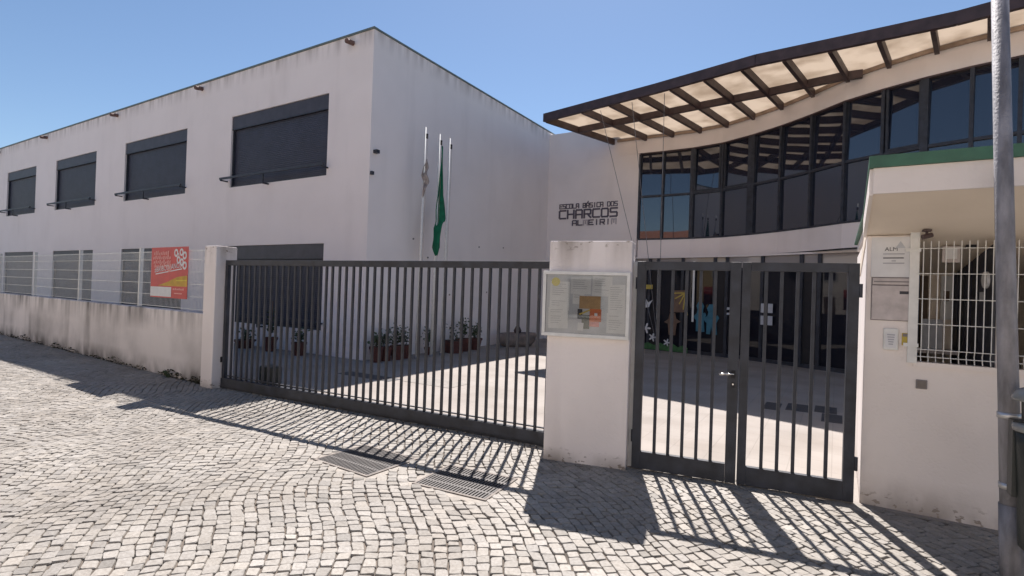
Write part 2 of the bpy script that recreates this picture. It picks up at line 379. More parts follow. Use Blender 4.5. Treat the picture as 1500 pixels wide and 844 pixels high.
for i, (x0, x1, y0, y1) in enumerate(GR):
    g = thing('drain_grate', ['brown iron drain grate in the cobbles nearer the red banner side', 'brown iron drain grate in the cobbles in front of the notice board pillar'][i], 'drain grate', ((x0+x1)/2, (y0+y1)/2, 0), R((-2, 5)[i]), 'iron drain grates in the road')
    a, b = (x1-x0)/2, (y1-y0)/2
    f = MB()
    f.box(-a-.025, a+.025, -b-.025, -b, -.02, .004).box(-a-.025, a+.025, b, b+.025, -.02, .004).box(-a-.025, -a, -b, b, -.02, .0035).box(a, a+.025, -b, b, -.02, .0035)
    f.build('frame', 'ironframe', g)
    box('pit', 'dark', g, -a, a, -b, b, -.013, -.010)
    s4 = .10; sr = MB().box(-a-s4, a+s4, -b-s4, -b-.026, -.02, -.006).box(-a-s4, a+s4, b+.026, b+s4, -.02, -.006).box(-a-s4, -a-.026, -b-.026, b+.026, -.02, -.0065).box(a+.026, a+s4, -b-.026, b+.026, -.02, -.0065).build('surround', 'mortar', g)
    n = 22; ba = MB().box(-.0085, .0085, -b, b, -.009, .001).mesh('grate_bar', 'iron')
    for k in range(n): link_mesh('grate_bar', ba, g, (-a+(k+.5)*2*a/n, 0, 0))
    cb = MB().box(-a, a, -.012, .012, -.0088, .0005).mesh('cross_bar', 'iron')
    for yy in (-b*.5, 0, b*.5): link_mesh('cross_bar', cb, g, (0, yy, 0))

# ------------------------------------------------------------------ left school block
XA, YA, HA = -9.53, 8.884, 7.89
blk = thing('school_building', 'long white two storey school block with dark shuttered windows', 'school building', (XA, YA, 0))
UW = [(-15.33, -11.06), (-22.0, -17.8), (-28.2, -24.35), (-34.0, -30.4)]
ZU, ZL = (4.53, 6.62), (.60, 2.81)
holes = [(a-XA, b-XA, *ZU) for a, b in UW] + [(a-XA, b-XA, *ZL) for a, b in UW]
def facade(holes, x0, x1, z0, z1, dep):
    mb = MB(); xs = sorted({x0, x1, *[h[0] for h in holes], *[h[1] for h in holes]}); zs = sorted({z0, z1, *[h[2] for h in holes], *[h[3] for h in holes]})
    for i in range(len(xs)-1):
        for k in range(len(zs)-1):
            cx, cz = (xs[i]+xs[i+1])/2, (zs[k]+zs[k+1])/2
            if any(h[0] < cx < h[1] and h[2] < cz < h[3] for h in holes): continue
            mb.add([(xs[i],0,zs[k]),(xs[i+1],0,zs[k]),(xs[i+1],0,zs[k+1]),(xs[i],0,zs[k+1])], [(0,1,2,3)])
    for a, b, c, d in holes:
        mb.add([(a,0,c),(b,0,c),(b,0,d),(a,0,d),(a,dep,c),(b,dep,c),(b,dep,d),(a,dep,d)], [(0,4,5,1),(1,5,6,2),(2,6,7,3),(3,7,4,0)])
    return mb
mb = facade(holes, -48-XA, 0, -.1, HA, .16)
L_, W_ = -48-XA, 14.0
mb.add([(0,0,-.1),(0,W_,-.1),(0,W_,HA),(0,0,HA)], [(0,1,2,3)]).add([(L_,0,-.1),(L_,W_,-.1),(L_,W_,HA),(L_,0,HA)], [(3,2,1,0)])
mb.add([(L_,W_,-.1),(0,W_,-.1),(0,W_,HA),(L_,W_,HA)], [(3,2,1,0)]).add([(L_,0,HA),(0,0,HA),(0,W_,HA),(L_,W_,HA)], [(0,1,2,3)])
mb.build('wall', 'wall', blk)
cp = MB().box(L_-.02, .025, -.025, .12, HA+.003, HA+.05).box(-.12, .022, .12, W_, HA+.004, HA+.047)
cp.build('coping', 'coping', blk)
for n, (hx0, hx1, hz0, hz1) in enumerate(holes):
    wdw = box('window', 'metal', blk, hx0, hx1, .155, .175, hz0, hz1)
    hb = hz1-.36
    box('shutter_box', 'shutbox', wdw, hx0+.004, hx1-.004, .03, .15, hb, hz1-.004)
    box('shutter_box_lip', 'metal', wdw, hx0+.006, hx1-.006, .022, .06, hb-.035, hb-.002)
    s = MB(); z = hz0+.05; st = .052
    while z < hb-.04:
        s.add([(hx0+.05,.115,z),(hx1-.05,.115,z),(hx1-.05,.108,z+.006),(hx0+.05,.108,z+.006),(hx1-.05,.105,z+st-.006),(hx0+.05,.105,z+st-.006),(hx1-.05,.115,z+st),(hx0+.05,.115,z+st)],
              [(0,1,2,3),(3,2,4,5),(5,4,6,7)]); z += st
    s.build('shutter', 'shut', wdw, kind='stuff')
    fr = MB().box(hx0+.003, hx0+.05, .05, .15, hz0+.05, hb-.036).box(hx1-.05, hx1-.003, .05, .15, hz0+.05, hb-.036).box(hx0+.003, hx1-.003, .05, .15, hz0+.002, hz0+.049)
    fr.build('frame', 'metal', wdw)
    zr = hz0+.26
    rail = MB().beam((hx0-.16, -.20, zr), (hx1+.12, -.20, zr), .05, .055)
    for xx in (hx0-.10, hx1+.05): rail.beam((xx, -.225, zr-.06), (xx, .06, zr-.06), .035, .035)
    xm = (hx0+hx1)/2-.25
    rail.box(xm-.025, xm+.025, -.195, -.165, zr-.32, zr-.057).box(xm-.02, xm+.02, -.164, -.001, zr-.32, zr-.28)
    rail.build('guard_rail', 'metal', wdw)
for x, z in ((-10.25, 7.70), (-17.0, 7.74), (-22.7, 7.74), (-29.3, 7.74), (-35.2, 7.74)):
    o = MB().tube((0, .02, 0), (.05, -.24, -.05), .062, 10).tube((.0502, -.241, -.0502), (.052, -.25, -.052), .048, 10).build('rain_spout', 'pipe', blk); o.location = (x-XA, 0, z)
box('wall_lamp', 'metal', blk, .002, .12, .10, .2, 4.95, 5.03)
box('wall_lamp', 'metal', blk, .002, .07, .02, .09, 4.42, 4.50)
dt = MB().lathe([(.024, 0), (.024, .02)], 8).mesh('fixing', 'boxdark')
for y, z in ((2.6, 2.0), (4.6, 3.1), (1.6, 3.05), (3.2, 1.6), (5.1, 1.7), (6.0, 3.2), (2.2, 2.6)): link_mesh('fixing', dt, blk, (.001, y, z), (0, R(90), 0))

# ------------------------------------------------------------------ wave fronted school building
WP = [(-6.78,17.92),(-5.93,17.90),(-5.13,17.92),(-4.16,17.90),(-3.19,17.69),(-2.28,17.19),(-1.46,16.62),(-.68,15.94),(.06,15.21),(.80,14.73),(1.52,14.36),(2.26,14.09),(2.96,13.91),(3.76,13.74),(4.67,13.62),(5.7,13.57),(7.07,13.57)]
def lerp_poly(P, x):
    for (a, b), (c, d) in zip(P, P[1:]):
        if x <= c: return b + (d-b)*(x-a)/(c-a)
    return P[-1][1]
DP = [(-9.53, 17.95)] + WP            # line the canopy joists run back to
def Wy(x): return lerp_poly(DP, x)
wave = thing('school_building', 'white school building with wavy glass front, canopy and wall lettering', 'school building', (-9.53, 17.95, 0))
def lw(p): return (p[0]+9.53, p[1]-17.95, p[2] if len(p) > 2 else 0)
def strip(P, z0, z1, off, dep):
    """a solid wall strip following the plan polyline P: front face moved off towards the street, dep thick"""
    n = len(P); out = []
    for i, (x, y) in enumerate(P):
        a = P[max(i-1, 0)]; b = P[min(i+1, n-1)]; d = Vector((b[0]-a[0], b[1]-a[1])).normalized(); nrm = Vector((d.y, -d.x))
        out.append(((x+nrm.x*off, y+nrm.y*off), (x+nrm.x*(off-dep), y+nrm.y*(off-dep))))
    mb = MB(); v = []
    for f_, b_ in out: v += [lw((*f_, z0)), lw((*f_, z1)), lw((*b_, z1)), lw((*b_, z0))]
    fs = []
    for i in range(n-1):
        o_ = i*4; q = o_+4
        for k in range(4): fs.append((o_+k, q+k, q+(k+1) % 4, o_+(k+1) % 4)[::-1])
    fs += [(0,1,2,3), tuple((n-1)*4+k for k in (3,2,1,0))]
    return mb.add(v, [tuple(f) for f in fs])
SW = [(-9.53, 17.95), (-7.9, 17.94), (-6.78, 17.92), (-5.97, 17.90)]
strip(SW, -.1, 6.70, 0, .3).build('sign_wall', 'wall_c', wave)
strip(SW[:3], 6.702, 7.80, -.001, .3).build('parapet', 'wall_c', wave)
strip(WP, 6.703, 7.42, .002, .28).build('fascia', 'wall_c', wave)
strip(WP[1:], 3.08, 3.68, 0, .25).build('sill_band', 'wall_c', wave)
strip(WP[1:], 6.66, 6.699, .014, .25).build('window_head', 'metal2', wave)
strip(WP[1:], 3.683, 3.735, .012, .2).build('window_sill', 'metal', wave)
strip(WP[1:], 3.05, 3.077, .012, .1).build('drip_edge', 'dark', wave)
strip(WP, 7.18, 7.27, .06, .057).build('ledger', 'ledger', wave)  # brown strip: shadow where canopy panels meet the wall, put into its colour
roof_poly = [lw((*p, 0))[:2] for p in [(x, y+.27) for x, y in WP]] + [lw((7.07, 26, 0))[:2], lw((-9.5, 26, 0))[:2], lw((-9.5, 18.27, 0))[:2]]
MB().prism(roof_poly, 7.2, 7.4).build('roof', 'wall_c', wave)
MB().box(.1, 16.6, 7.0, 7.2, -.1, 7.19).build('rear_wall', 'wall_c', wave)
# window bays: each bay > two panes
mulw = {3: .12, 5: .23, 10: .14}
for i in range(1, len(WP)):
    x, y = WP[i]; wd = mulw.get(i, .07)
    a = WP[i-1]; b = WP[min(i+1, len(WP)-1)]; ang = math.atan2(b[1]-a[1], b[0]-a[0])
    o = box('mullion', 'metal', wave, -wd/2, wd/2, -.015, .14, 3.737, 6.657); o.location = lw((x, y, 0)); o.rotation_euler = (0, 0, ang)
for i in range(1, len(WP)-1):
    (x0, y0), (x1, y1) = WP[i], WP[i+1]; d = Vector((x1-x0, y1-y0, 0)); ln = d.length
    bay = bpy.data.objects.new('window_bay', MB().box(.02, ln-.02, .0, .10, 5.155, 5.22).mesh('window_bay', 'metal')); C.objects.link(bay); bay.parent = wave
    bay.location = lw((x0, y0, 0)); bay.rotation_euler = (0, 0, math.atan2(d.y, d.x))
    for z0, z1 in ((3.735, 5.154), (5.221, 6.66)):
        jx = random.uniform(-.004, .004); tl = .05 if z0 > 5 else 0
        MB().add([(0,.06+jx,z0),(ln,.06-jx,z0),(ln,.06-jx+tl,z1),(0,.06+jx+tl,z1)], [(0,1,2,3)]).build('pane', 'glass', bay)
    if i in (3, 4, 9):
        e = MB().box(.06, .11, .005, .058, 5.225, 6.655).box(ln-.11, ln-.06, .005, .058, 5.225, 6.655).box(.11, ln-.11, .005, .058, 5.225, 5.28)
        e.build('opening_frame', 'metal', bay)
# ground floor glazing
LP = [(-6.0, 17.45), (-2.3, 16.75), (.5, 15.4), (7.0, 14.6)]
OL = [(-5.24, 15.98), (-2.0, 15.5), (.43, 14.95), (6.2, 14.0)]
def Ly(x): return lerp_poly(LP, x)
def push(x):                                                       # how much farther the new glass line is along the same direction
    k = 1.05
    for _ in range(20): k = Ly(x*k)/lerp_poly(OL, x)
    return k
MB().prism([lw((*p, 0))[:2] for p in [(x, y-.08) for x, y in LP]] + [lw((7.0, 18.5, 0))[:2], lw((-6.0, 18.5, 0))[:2]], 3.0, 3.048).build('overhang', 'wall_c', wave)
MB().box(3.53-.05, 3.53, -.6, -.05, 0, 2.995).build('side_return', 'wall_c', wave)
gx = -5.95; k = 0
gw = [.62, .30, .82, 1.0, .36, 1.0, 1.0, .42, 1.05, 1.0, 1.0, .4, 1.0, 1.0, 1.0]
for wdt in gw:
    x0, x1 = gx, gx+wdt; p0 = Vector((x0, Ly(x0), 0)); p1 = Vector((x1, Ly(x1), 0)); d = p1-p0; ln = d.length
    gb = bpy.data.objects.new('ground_window', MB().box(0, .09, -.03, .10, 0, 2.995).mesh('ground_window', 'metal')); C.objects.link(gb); gb.parent = wave
    gb.location = lw(p0); gb.rotation_euler = (0, 0, math.atan2(d.y, d.x))
    box('transom', 'metal', gb, .09, ln, -.02, .08, 2.60, 2.67); box('bottom_rail', 'metal', gb, .09, ln, -.02, .08, 0, .10)
    MB().add([(.09,.03,.10),(ln,.03,.10),(ln,.03,2.6),(.09,.03,2.6)], [(0,1,2,3)]).build('pane', 'glass_g' if wdt > .5 else 'dark', gb)
    MB().add([(.09,.03,2.67),(ln,.03,2.67),(ln,.03,2.99),(.09,.03,2.99)], [(0,1,2,3)]).build('transom_pane', 'glass_lt', gb)
    gx = x1
# thin white strips: light on the mullion edges put into their colour
for x in (-4.96, -3.80):
    o = box('white_mullion', 'white_metal', wave, -.03, .03, -.06, -.035, 1.0, 2.88); o.location = lw((x, Ly(x), 0))

# canopy: edge beam, mid beam, joists, panels
can = bpy.data.objects.new('canopy', None); C.objects.link(can); can.parent = wave
OP = [(-7.96,14.57),(-4.22,13.77),(-1.71,13.13),(0,13.02),(1.82,12.88),(2.74,12.65),(4.56,12.31),(6.84,11.97)]
MP = [(-7.5,16.03),(-5.47,15.73),(-3.31,15.41),(-1.6,15.17),(0,14.88),(.39,14.91)]
def Oy(x): return lerp_poly(OP, x)
def My(x): return lerp_poly(MP, x)
for (p, q) in zip(OP, OP[1:]): MB().beam(lw((*p, 7.35)), lw((q[0], q[1], 7.35)), .11, .25).build('edge_beam', 'metal2', can)
mids = MP
for (p, q) in zip(mids, mids[1:]): MB().beam(lw((*p, 7.278)), lw((*q, 7.278)), .10, .19).build('mid_beam', 'metal2', can)
jo = [(-7.90, .315), (-6.56, .24), (-5.62, .22), (-4.70, .21), (-3.80, .20), (-2.91, .19), (-2.02, .18), (-1.14, .18), (-.26, .18), (.60, .18), (1.46, .18), (2.28, .18), (3.14, .18), (3.99, .18), (4.9, .18)]
def cross(x0, k, fn, y0):
    lo, hi = y0, y0+6
    for _ in range(40):
        m_ = (lo+hi)/2
        if m_ < fn(x0+k*(m_-y0)): lo = m_
        else: hi = m_
    return (x0+k*(lo-y0), lo)
lines = []
for x0, k in jo:
    y0 = Oy(x0); wpt = cross(x0, k, Wy, y0); mpt = cross(x0, k, My, y0)
    if mpt[1] > wpt[1]-.1 or mpt[0] > .3: mpt = None
    lines.append(((x0, y0), mpt, wpt))
    e = Vector((wpt[0]-x0, wpt[1]-y0, 0)).normalized()
    p = Vector((x0, y0, 7.28)) + e*.055; q = Vector((wpt[0], wpt[1], 7.28)) - e*.12
    MB().beam(lw(p), lw(q), .085, .20).build('joist', 'metal2', can)
def panel(a, b, c, d):
    P = [Vector(lw((*p, 0))) for p in (a, b, c, d)]; mb = MB().prism([(p.x, p.y) for p in P], 7.282, 7.304); mb.build('roof_panel', 'panel', can)
for (o0, m0, w0), (o1, m1, w1) in zip(lines, lines[1:]):
    if m0 and m1: panel(o0, o1, m1, m0); panel(m0, m1, w1, w0)
    else: panel(o0, o1, w1, w0)
cab = lw((-4.85, 17.02, 0.0))
for x, y in ((-6.0, 14.38), (-4.97, 14.13), (-4.0, 13.88)):
    MB().tube(lw((x, y, 7.11)), (cab[0], cab[1], .02), .009, 6).build('stay_cable', 'galv', can)

# wall lettering, square stroke letters
GL = {
 'C': [[(1,1),(.12,1),(0,.88),(0,.12),(.12,0),(1,0)]], 'H': [[(0,0),(0,1)],[(1,0),(1,1)],[(0,.5),(1,.5)]],
 'A': [[(0,0),(0,.88),(.12,1),(.88,1),(1,.88),(1,0)],[(0,.42),(1,.42)]], 'R': [[(0,0),(0,1),(.9,1),(1,.9),(1,.52),(.9,.45),(0,.45)],[(.5,.45),(1,0)]],
 'O': [[(.12,0),(0,.12),(0,.88),(.12,1),(.88,1),(1,.88),(1,.12),(.88,0),(.12,0)]], 'S': [[(1,1),(.1,1),(0,.9),(0,.6),(.1,.52),(.9,.5),(1,.4),(1,.1),(.9,0),(0,0)]],
 'E': [[(1,1),(0,1),(0,0),(1,0)],[(0,.5),(.8,.5)]], 'L': [[(0,1),(0,0),(1,0)]], 'B': [[(0,0),(0,1),(.85,1),(.95,.9),(.95,.6),(.85,.5),(0,.5)],[(.85,.5),(1,.4),(1,.1),(.9,0),(0,0)]],
 'Á': [[(0,0),(0,.88),(.12,1),(.88,1),(1,.88),(1,0)],[(0,.42),(1,.42)],[(.4,1.2),(.7,1.42)]], 'I': [[(.5,0),(.5,1)]], 'D': [[(0,0),(0,1),(.8,1),(1,.8),(1,.2),(.8,0),(0,0)]],
 'M': [[(0,0),(0,1),(1,1),(1,0)],[(.5,1),(.5,.3)]], ' ': []}
dS = Vector((1, -.006, 0)).normalized(); sign_off = Vector((0, 0, 0))
def letters(txt, x0, x1, z0, h, th, faded=()):
    n = len(txt); cell = (x1-x0)/n; lwid = cell*.74; k = 0
    for i, ch in enumerate(txt):
        if ch == ' ': continue
        mb = MB()
        for pl in GL[ch]:
            for a, b in zip(pl, pl[1:]):
                A = Vector((x0+i*cell+a[0]*lwid, z0+a[1]*h)); B = Vector((x0+i*cell+b[0]*lwid, z0+b[1]*h)); e = (B-A).normalized(); nn = Vector((-e.y, e.x))*th/2
                A2 = A-e*th*.48; B2 = B+e*th*.48; k += 1; y0 = -.028-.0006*(k % 5)
                mb.prism_xz([tuple(A2-nn), tuple(B2-nn), tuple(B2+nn), tuple(A2+nn)], y0, -.002)
        o = mb.build('letter', 'letter_f' if i in faded else 'letter', wave); o.rotation_euler = (0, 0, math.atan2(dS.y, dS.x)); o.location = sign_off
SX0, SX1 = .53, 2.82
letters('ESCOLA BÁSICA DOS', SX0, SX1+.03, 4.93, .155, .030)
letters('CHARCOS', SX0, SX1+.08, 4.56, .29, .058)
letters('ALMEIRIM', SX0+.55, SX1+.02, 4.29, .17, .040, faded=(2, 7))

# ------------------------------------------------------------------ boundary wall with pillar
bw = thing('boundary_wall', 'low stained white wall with dark grime, ending in a tall pillar', 'wall', (-8.66, 4.84, 0))
ang = math.atan2(4.93-5.43, -8.98+20.76)
e = Vector((-math.cos(ang), -math.sin(ang))); nn = Vector((-e.y, e.x))
if nn.y < 0: nn = -nn
P0 = Vector((-.33, .10)); P1 = P0 + e*40
q = [P1, P0, P0+nn*.22, P1+nn*.22]
segs = 60; mb = MB(); v = []; fs = []
for i in range(segs+1):
    c = P0 + (P1-P0)*i/segs; jz = lambda: (random.random()-.5)*.012
    for off, z in ((0, -.05), (0, 1.19+jz()), (.012, 1.205+jz()), (.20, 1.205+jz()), (.22, 1.19), (.22, -.05)):
        pp = c + nn*off; v.append((pp.x, pp.y, z))
for i in range(segs):
    for k in range(5): fs.append((i*6+k, i*6+k+1, (i+1)*6+k+1, (i+1)*6+k))
fs += [tuple(range(5, -1, -1)), tuple(segs*6+k for k in range(6))]
mb.add(v, fs).build('wall', 'lowwall', bw)
box('pillar', 'pillar', bw, -.34, 0, 0, .36, -.05, 2.34, bevel=.012)
box('socket_box', 'dark', bw, .001, .012, .13, .22, .42, .51)
# moss tuft at the wall foot
tf = MB()
for k in range(60):
    a = random.random()*6.28; r = random.random()*.07; p = Vector((-1.55+r*math.cos(a)*1.5, .06+r*.4*math.sin(a), random.random()*.11)); s = .02
    d = Vector((random.uniform(-1,1), random.uniform(-1,1), random.uniform(-.2,1)))*s; e2 = Vector((random.uniform(-1,1), random.uniform(-1,1), random.uniform(-1,1)))*s
    tf.add([p-d, p+e2, p+d, p-e2], [(0,1,2,3)])
tag(tf.build('weed_tuft', 'leaf'), 'small dark weed growing at the foot of the stained wall', 'weed').location = (-8.66, 4.84, 0)

ms = MB()
for k in range(1500):
    u = 12*random.random()**1.3; gap = math.sin(u*2.1)+math.sin(u*5.3+1)+.6
    if gap < random.uniform(-1.2, 1.6): continue
    hgt = .05*random.random()**2*(1+.8*max(0, gap)); c = P0 + e*u - nn*(.006+random.random()*.03); s4 = .012+random.random()*.016
    d = Vector((random.uniform(-1,1), random.uniform(-1,1), random.uniform(-.5,.5)))*s4; e3 = Vector((random.uniform(-1,1), random.uniform(-1,1), random.uniform(.2,1)))*s4
    p = Vector((c.x, c.y, hgt)); ms.add([p-d, p+e3, p+d, p-e3*.5], [(0,1,2,3)])
ms.build('moss_strip', 'moss', bw, kind='stuff')
# white mesh fence on the low wall
fe = thing('mesh_fence', 'thin white wire mesh fence standing on top of the low wall', 'fence', (-8.99, 5.05, 1.2), ang)
posts = [2.95, 6.2, 9.45, 12.7, 15.95, 19.2]
pm = MB().box(-.03, .03, -.03, .03, -.02, 1.16).box(-.034, .034, -.034, .034, 1.161, 1.18).mesh('post', 'white_metal')
for px in posts: link_mesh('post', pm, fe, (-px, 0, 0))
ends = [0.02] + posts
for a, b in zip(ends, ends[1:]):
    mb = MB(); x = -a-.03
    while x > -b+.03:
        mb.box(x-.0026, x+.0026, -.042, -.038, .04, 1.10); x -= .05
    hz = (.05, .27, .49, .71, .93, 1.08)
    for z in hz: mb.box(-b, -a, -.047, -.0425, z-.0045, z+.0045)
    for z in (.08, .30, .52, .74, .96):
        mb.add([(-b,-.045,z),(-a,-.045,z),(-a,-.075,z-.015),(-b,-.075,z-.015)], [(0,1,2,3)][:0])
    mb.build('mesh_panel', 'white_metal', fe, kind='stuff')

# red banner
bn = thing('banner', 'red school banner with white ornaments and slanted white slogan on the fence', 'banner', (-11.26, 5.055, 1.42), ang*.8)
BW, BH = 1.42, .94
box('sheet', 'red', bn, 0, BW, 0, .006, 0, BH)
def flat(name, m, par, poly, y): return MB().prism_xz(poly, y-.001, y).build(name, m, par)
flat('wave_print', 'ochre', bn, [(.30,.22),(BW-.005,.22),(BW-.005,.42),(1.05,.39),(.7,.30)], -.0012)
flat('stripe', 'yellow', bn, [(1.0,.315),(BW-.006,.325),(BW-.006,.34),(1.0,.335)], -.0026)
flat('white_patch', 'paper', bn, [(.01,.02),(.84,.02),(.84,.20),(.01,.20)], -.0026)
flat('slogan_bar', 'paper', bn, [(.2,.425),(1.22,.53),(1.22,.55),(.2,.445)], -.0026)
for i, (bx, bz, bl) in enumerate([(.10,.80,.62),(.08,.72,.72),(.10,.64,.70),(.14,.565,.66)]):
    for k in range(9):
        x = bx + k*bl/9; h = .035+random.random()*.045
        flat('title_print', 'pink', bn, [(x,bz-.01),(x+bl/13,bz+.002),(x+bl/11,bz+h),(x+.012,bz+h*.9)], -.0026-.0002*(k % 3))
for i, (cx, cz, rr) in enumerate([(.98,.83,.075),(1.08,.70,.07),(1.18,.84,.07),(1.30,.78,.075),(1.20,.66,.07),(1.31,.60,.075),(1.05,.78,.05),(.74,.555,.08)]):
    mb = MB(); n = 14
    for k in range(n - (4 if i == 7 else 0)):
        t0, t1 = 2*math.pi*k/n+i+(2.4 if i == 7 else 0), 2*math.pi*(k+1)/n+i+(2.4 if i == 7 else 0)
        c = lambda r, t: (cx+r*math.cos(t), cz+r*math.sin(t))
        mb.prism_xz([c(rr*.5, t0), c(rr, t0), c(rr, t1), c(rr*.5, t1)], -.0036-.0001*i, -.0026)
    mb.build('ornament', 'paper' if i != 7 else 'pink', bn)
sl = link_mesh('slogan', text_mesh('#BRIBCOLANOS!', .145), bn, (.16, -.003, .465), (R(90), -R(5.5), 0)); sl.data.materials.append(M['paper']); sl.scale = (.98, 1, 1)
for k in range(6): flat('small_print', 'pink', bn, [(.90+k*.07,.15),(.955+k*.07,.15),(.955+k*.07,.18+.012*(k % 2)),(.90+k*.07,.18)], -.0026)
flat('small_print', 'pink', bn, [(.95,.08),(1.25,.08),(1.25,.10),(.95,.10)], -.0026)

# ------------------------------------------------------------------ sliding gate
ga = Vector((-8.62, 5.01, 0)); gb_ = Vector((-2.60, 5.39, 0)); gd = gb_-ga; GLn = gd.length
gt = thing('sliding_gate', 'long dark grey sliding gate of thin upright bars', 'gate', ga, math.atan2(gd.y, gd.x))
box('top_rail', 'metal', gt, 0, GLn, -.03, .03, 2.025, 2.11, bevel=.004)
box('bottom_rail', 'metal', gt, 0, GLn, -.045, .045, .035, .17, bevel=.004)
box('floor_track', 'metal', gt, -.05, GLn, -.02, .02, .0, .033)
box('end_stile', 'metal', gt, 0, .06, -.029, .029, .171, 2.024); box('end_stile', 'metal', gt, GLn-.06, GLn, -.029, .029, .171, 2.024)
box('lower_lip', 'metal', gt, .06, GLn-.06, -.012, .012, .20, .215)
nb = 44; bm_ = MB().box(-.0138, .0138, -.016, .015, .171, 2.024).mesh('bar', 'metal')
for k in range(nb): link_mesh('bar', bm_, gt, (.06+(k+1)*(GLn-.12)/(nb+1)+random.uniform(-.002,.002), 0, 0), (random.uniform(-.002,.002), random.uniform(-.0018,.0018), random.uniform(-.05,.05)))

# pillar with notice board
pa = math.atan2(5.16-4.98, -1.76+2.60)
gp = thing('gate_pillar', 'white rendered gate pillar carrying the glazed notice board', 'pillar', (-2.60, 4.98, 0), pa)
pw = math.hypot(.84, .18)
n1, n2 = 10, 24; mb = MB()
box('jamb', 'white_metal', gp, pw+.001, pw+.05, .15, .25, .0, 2.1)
box('post', 'pillar', gp, 0, pw, 0, .27, -.05, 2.30, bevel=.01)
for z in (1.88, .32): MB().tube((pw+.045, .14, z-.06), (pw+.045, .14, z+.06), .018, 8).build('hinge', 'metal', gp)
nbd = thing('notice_board', 'glazed metal notice board with papers and a yellow disc', 'notice board', Matrix.Rotation(pa, 3, 'Z') @ Vector((-.045, -.045, 0)) + Vector((-2.60, 4.98, 1.305)), pa)
bw_, bh = .90, .675
box('backing', 'paper3', nbd, .02, bw_-.02, .0, .043, .02, bh-.02)
MB().box(0, bw_, -.02, .042, bh-.035, bh).box(0, bw_, -.02, .042, 0, .035).box(0, .035, -.0195, .042, .0352, bh-.0352).box(bw_-.035, bw_, -.0195, .042, .0352, bh-.0352).build('frame', 'white_metal', nbd, bevel=.003)
MB().box(.0352, .0362, -.017, -.001, .036, bh-.036).box(bw_-.0362, bw_-.0352, -.017, -.001, .036, bh-.036).box(.037, bw_-.037, -.017, -.001, bh-.0365, bh-.0355).build('seal', 'boxdark', nbd)
MB().box(.0365, bw_-.0365, -.010, -.008, .036, bh-.037).build('glass_pane', 'clear', nbd)
def sheet(m, x, z, w_, h_, rot=0, name='paper', lay=1):
    o = box(name, m, nbd, -w_/2, w_/2, -.0012*lay, -.0012*lay+.0009, -h_/2, h_/2); o.location = (x, 0, z); o.rotation_euler = (0, R(rot), 0); return o
S = [('paper2',.60,.30,.16,.24,2),('paper',.18,.42,.21,.297,1),('paper',.17,.19,.21,.22,-1),('paper',.40,.53,.21,.17,0),('paper',.62,.53,.20,.20,1),('paper',.77,.40,.17,.297,-1),('paper',.77,.16,.19,.20,0),('paper',.38,.40,.12,.12,1)]
for m, x, z, a, b, r_ in S:
    sh = sheet(m, x, z, a, b, r_, lay=1.2+.5*random.random())
    for k in range(int(b/.022)-2):
        if random.random() < .22: continue
        l = a*.78*random.uniform(.5, 1)
        tl = box('text_line', 'print', sh, -a*.39, -a*.39+l, -.0032, -.0029, b/2-.03-k*.022, b/2-.0255-k*.022)
yd = MB().prism_xz([(.045*math.cos(t*.35), .045*math.sin(t*.35)) for t in range(18)], -.0045, -.004).build('yellow_disc', 'yellow', nbd); yd.location = (.135, 0, .565)
sheet('kraft', .50, .36, .22, .13, 0, 'kraft_leaflet', 3); sheet('orange', .56, .23, .12, .13, 0, 'orange_leaflet', 3.6); sheet('pink', .55, .14, .10, .05, 0, 'orange_leaflet', 3.2)
sheet('ink', .40, .24, .05, .10, 0, 'photo', 3.3); sheet('leaf2', .46, .16, .08, .14, 0, 'photo', 3); sheet('yel_paper', .45, .26, .12, .015, -24, 'photo_stripe', 4.2); sheet('paper', .41, .11, .06, .08, 3, 'paper', 4)
sheet('paper', .565, .24, .03, .03, 0, 'paper', 4.4)

# ------------------------------------------------------------------ pedestrian gate, two leaves
def leaf(label, p, q, side, nbars, handle):
    p, q = Vector((*p, 0)), Vector((*q, 0)); d = q-p; ln = d.length
    t = thing('gate_leaf', label, 'gate', p, math.atan2(d.y, d.x), 'leaves of the pedestrian gate')
    sw = (.085, .095) if handle else (.075, .085)
    box('stile', 'metal', t, 0, sw[0], -.028, .028, .012, 2.10, bevel=.003); box('stile', 'metal', t, ln-sw[1], ln, -.028, .028, .012, 2.10, bevel=.003)
    box('top_rail', 'metal', t, sw[0]+.001, ln-sw[1]-.001, -.027, .027, 2.02, 2.099); box('bottom_rail', 'metal', t, sw[0]+.001, ln-sw[1]-.001, -.027, .027, .014, .185)
    me = MB().box(-.0145, .0145, -.014, .014, .186, 2.019).mesh('bar', 'metal'); g = (ln-sw[0]-sw[1])/(nbars+1)
    for k in range(nbars): link_mesh('bar', me, t, (sw[0]+(k+1)*g, 0, 0))
    if handle:
        hx = ln-.045
        h = MB().box(hx-.018, hx+.018, -.036, -.0285, 1.0, 1.075).build('handle_plate', 'dark', t, bevel=.004)
        MB().tube((hx, -.036, 1.045), (hx, -.075, 1.045), .009, 8).tube((hx+.004, -.072, 1.045), (hx-.065, -.074, 1.042), .010, 8).tube((hx-.065, -.074, 1.042), (hx-.125, -.066, 1.034), .010, 8).build('handle', 'chrome', t, smooth=True)
        MB().box(hx-.012, hx+.012, -.034, -.0285, .915, .965).build('lock_plate', 'dark', t, bevel=.004)
        MB().tube((hx, -.034, .945), (hx, -.0375, .945), .008, 10).build('lock_cylinder', 'chrome', t)
    else:
        for z in (1.86, .35): MB().tube((ln+.012, -.02, z-.06), (ln+.012, -.02, z+.06), .014, 8).build('hinge', 'metal', t)
    return t
leaf('left leaf of the dark pedestrian gate, with the bright lever handle', (-1.735, 5.27), (-.775, 5.415), 0, 5, True)
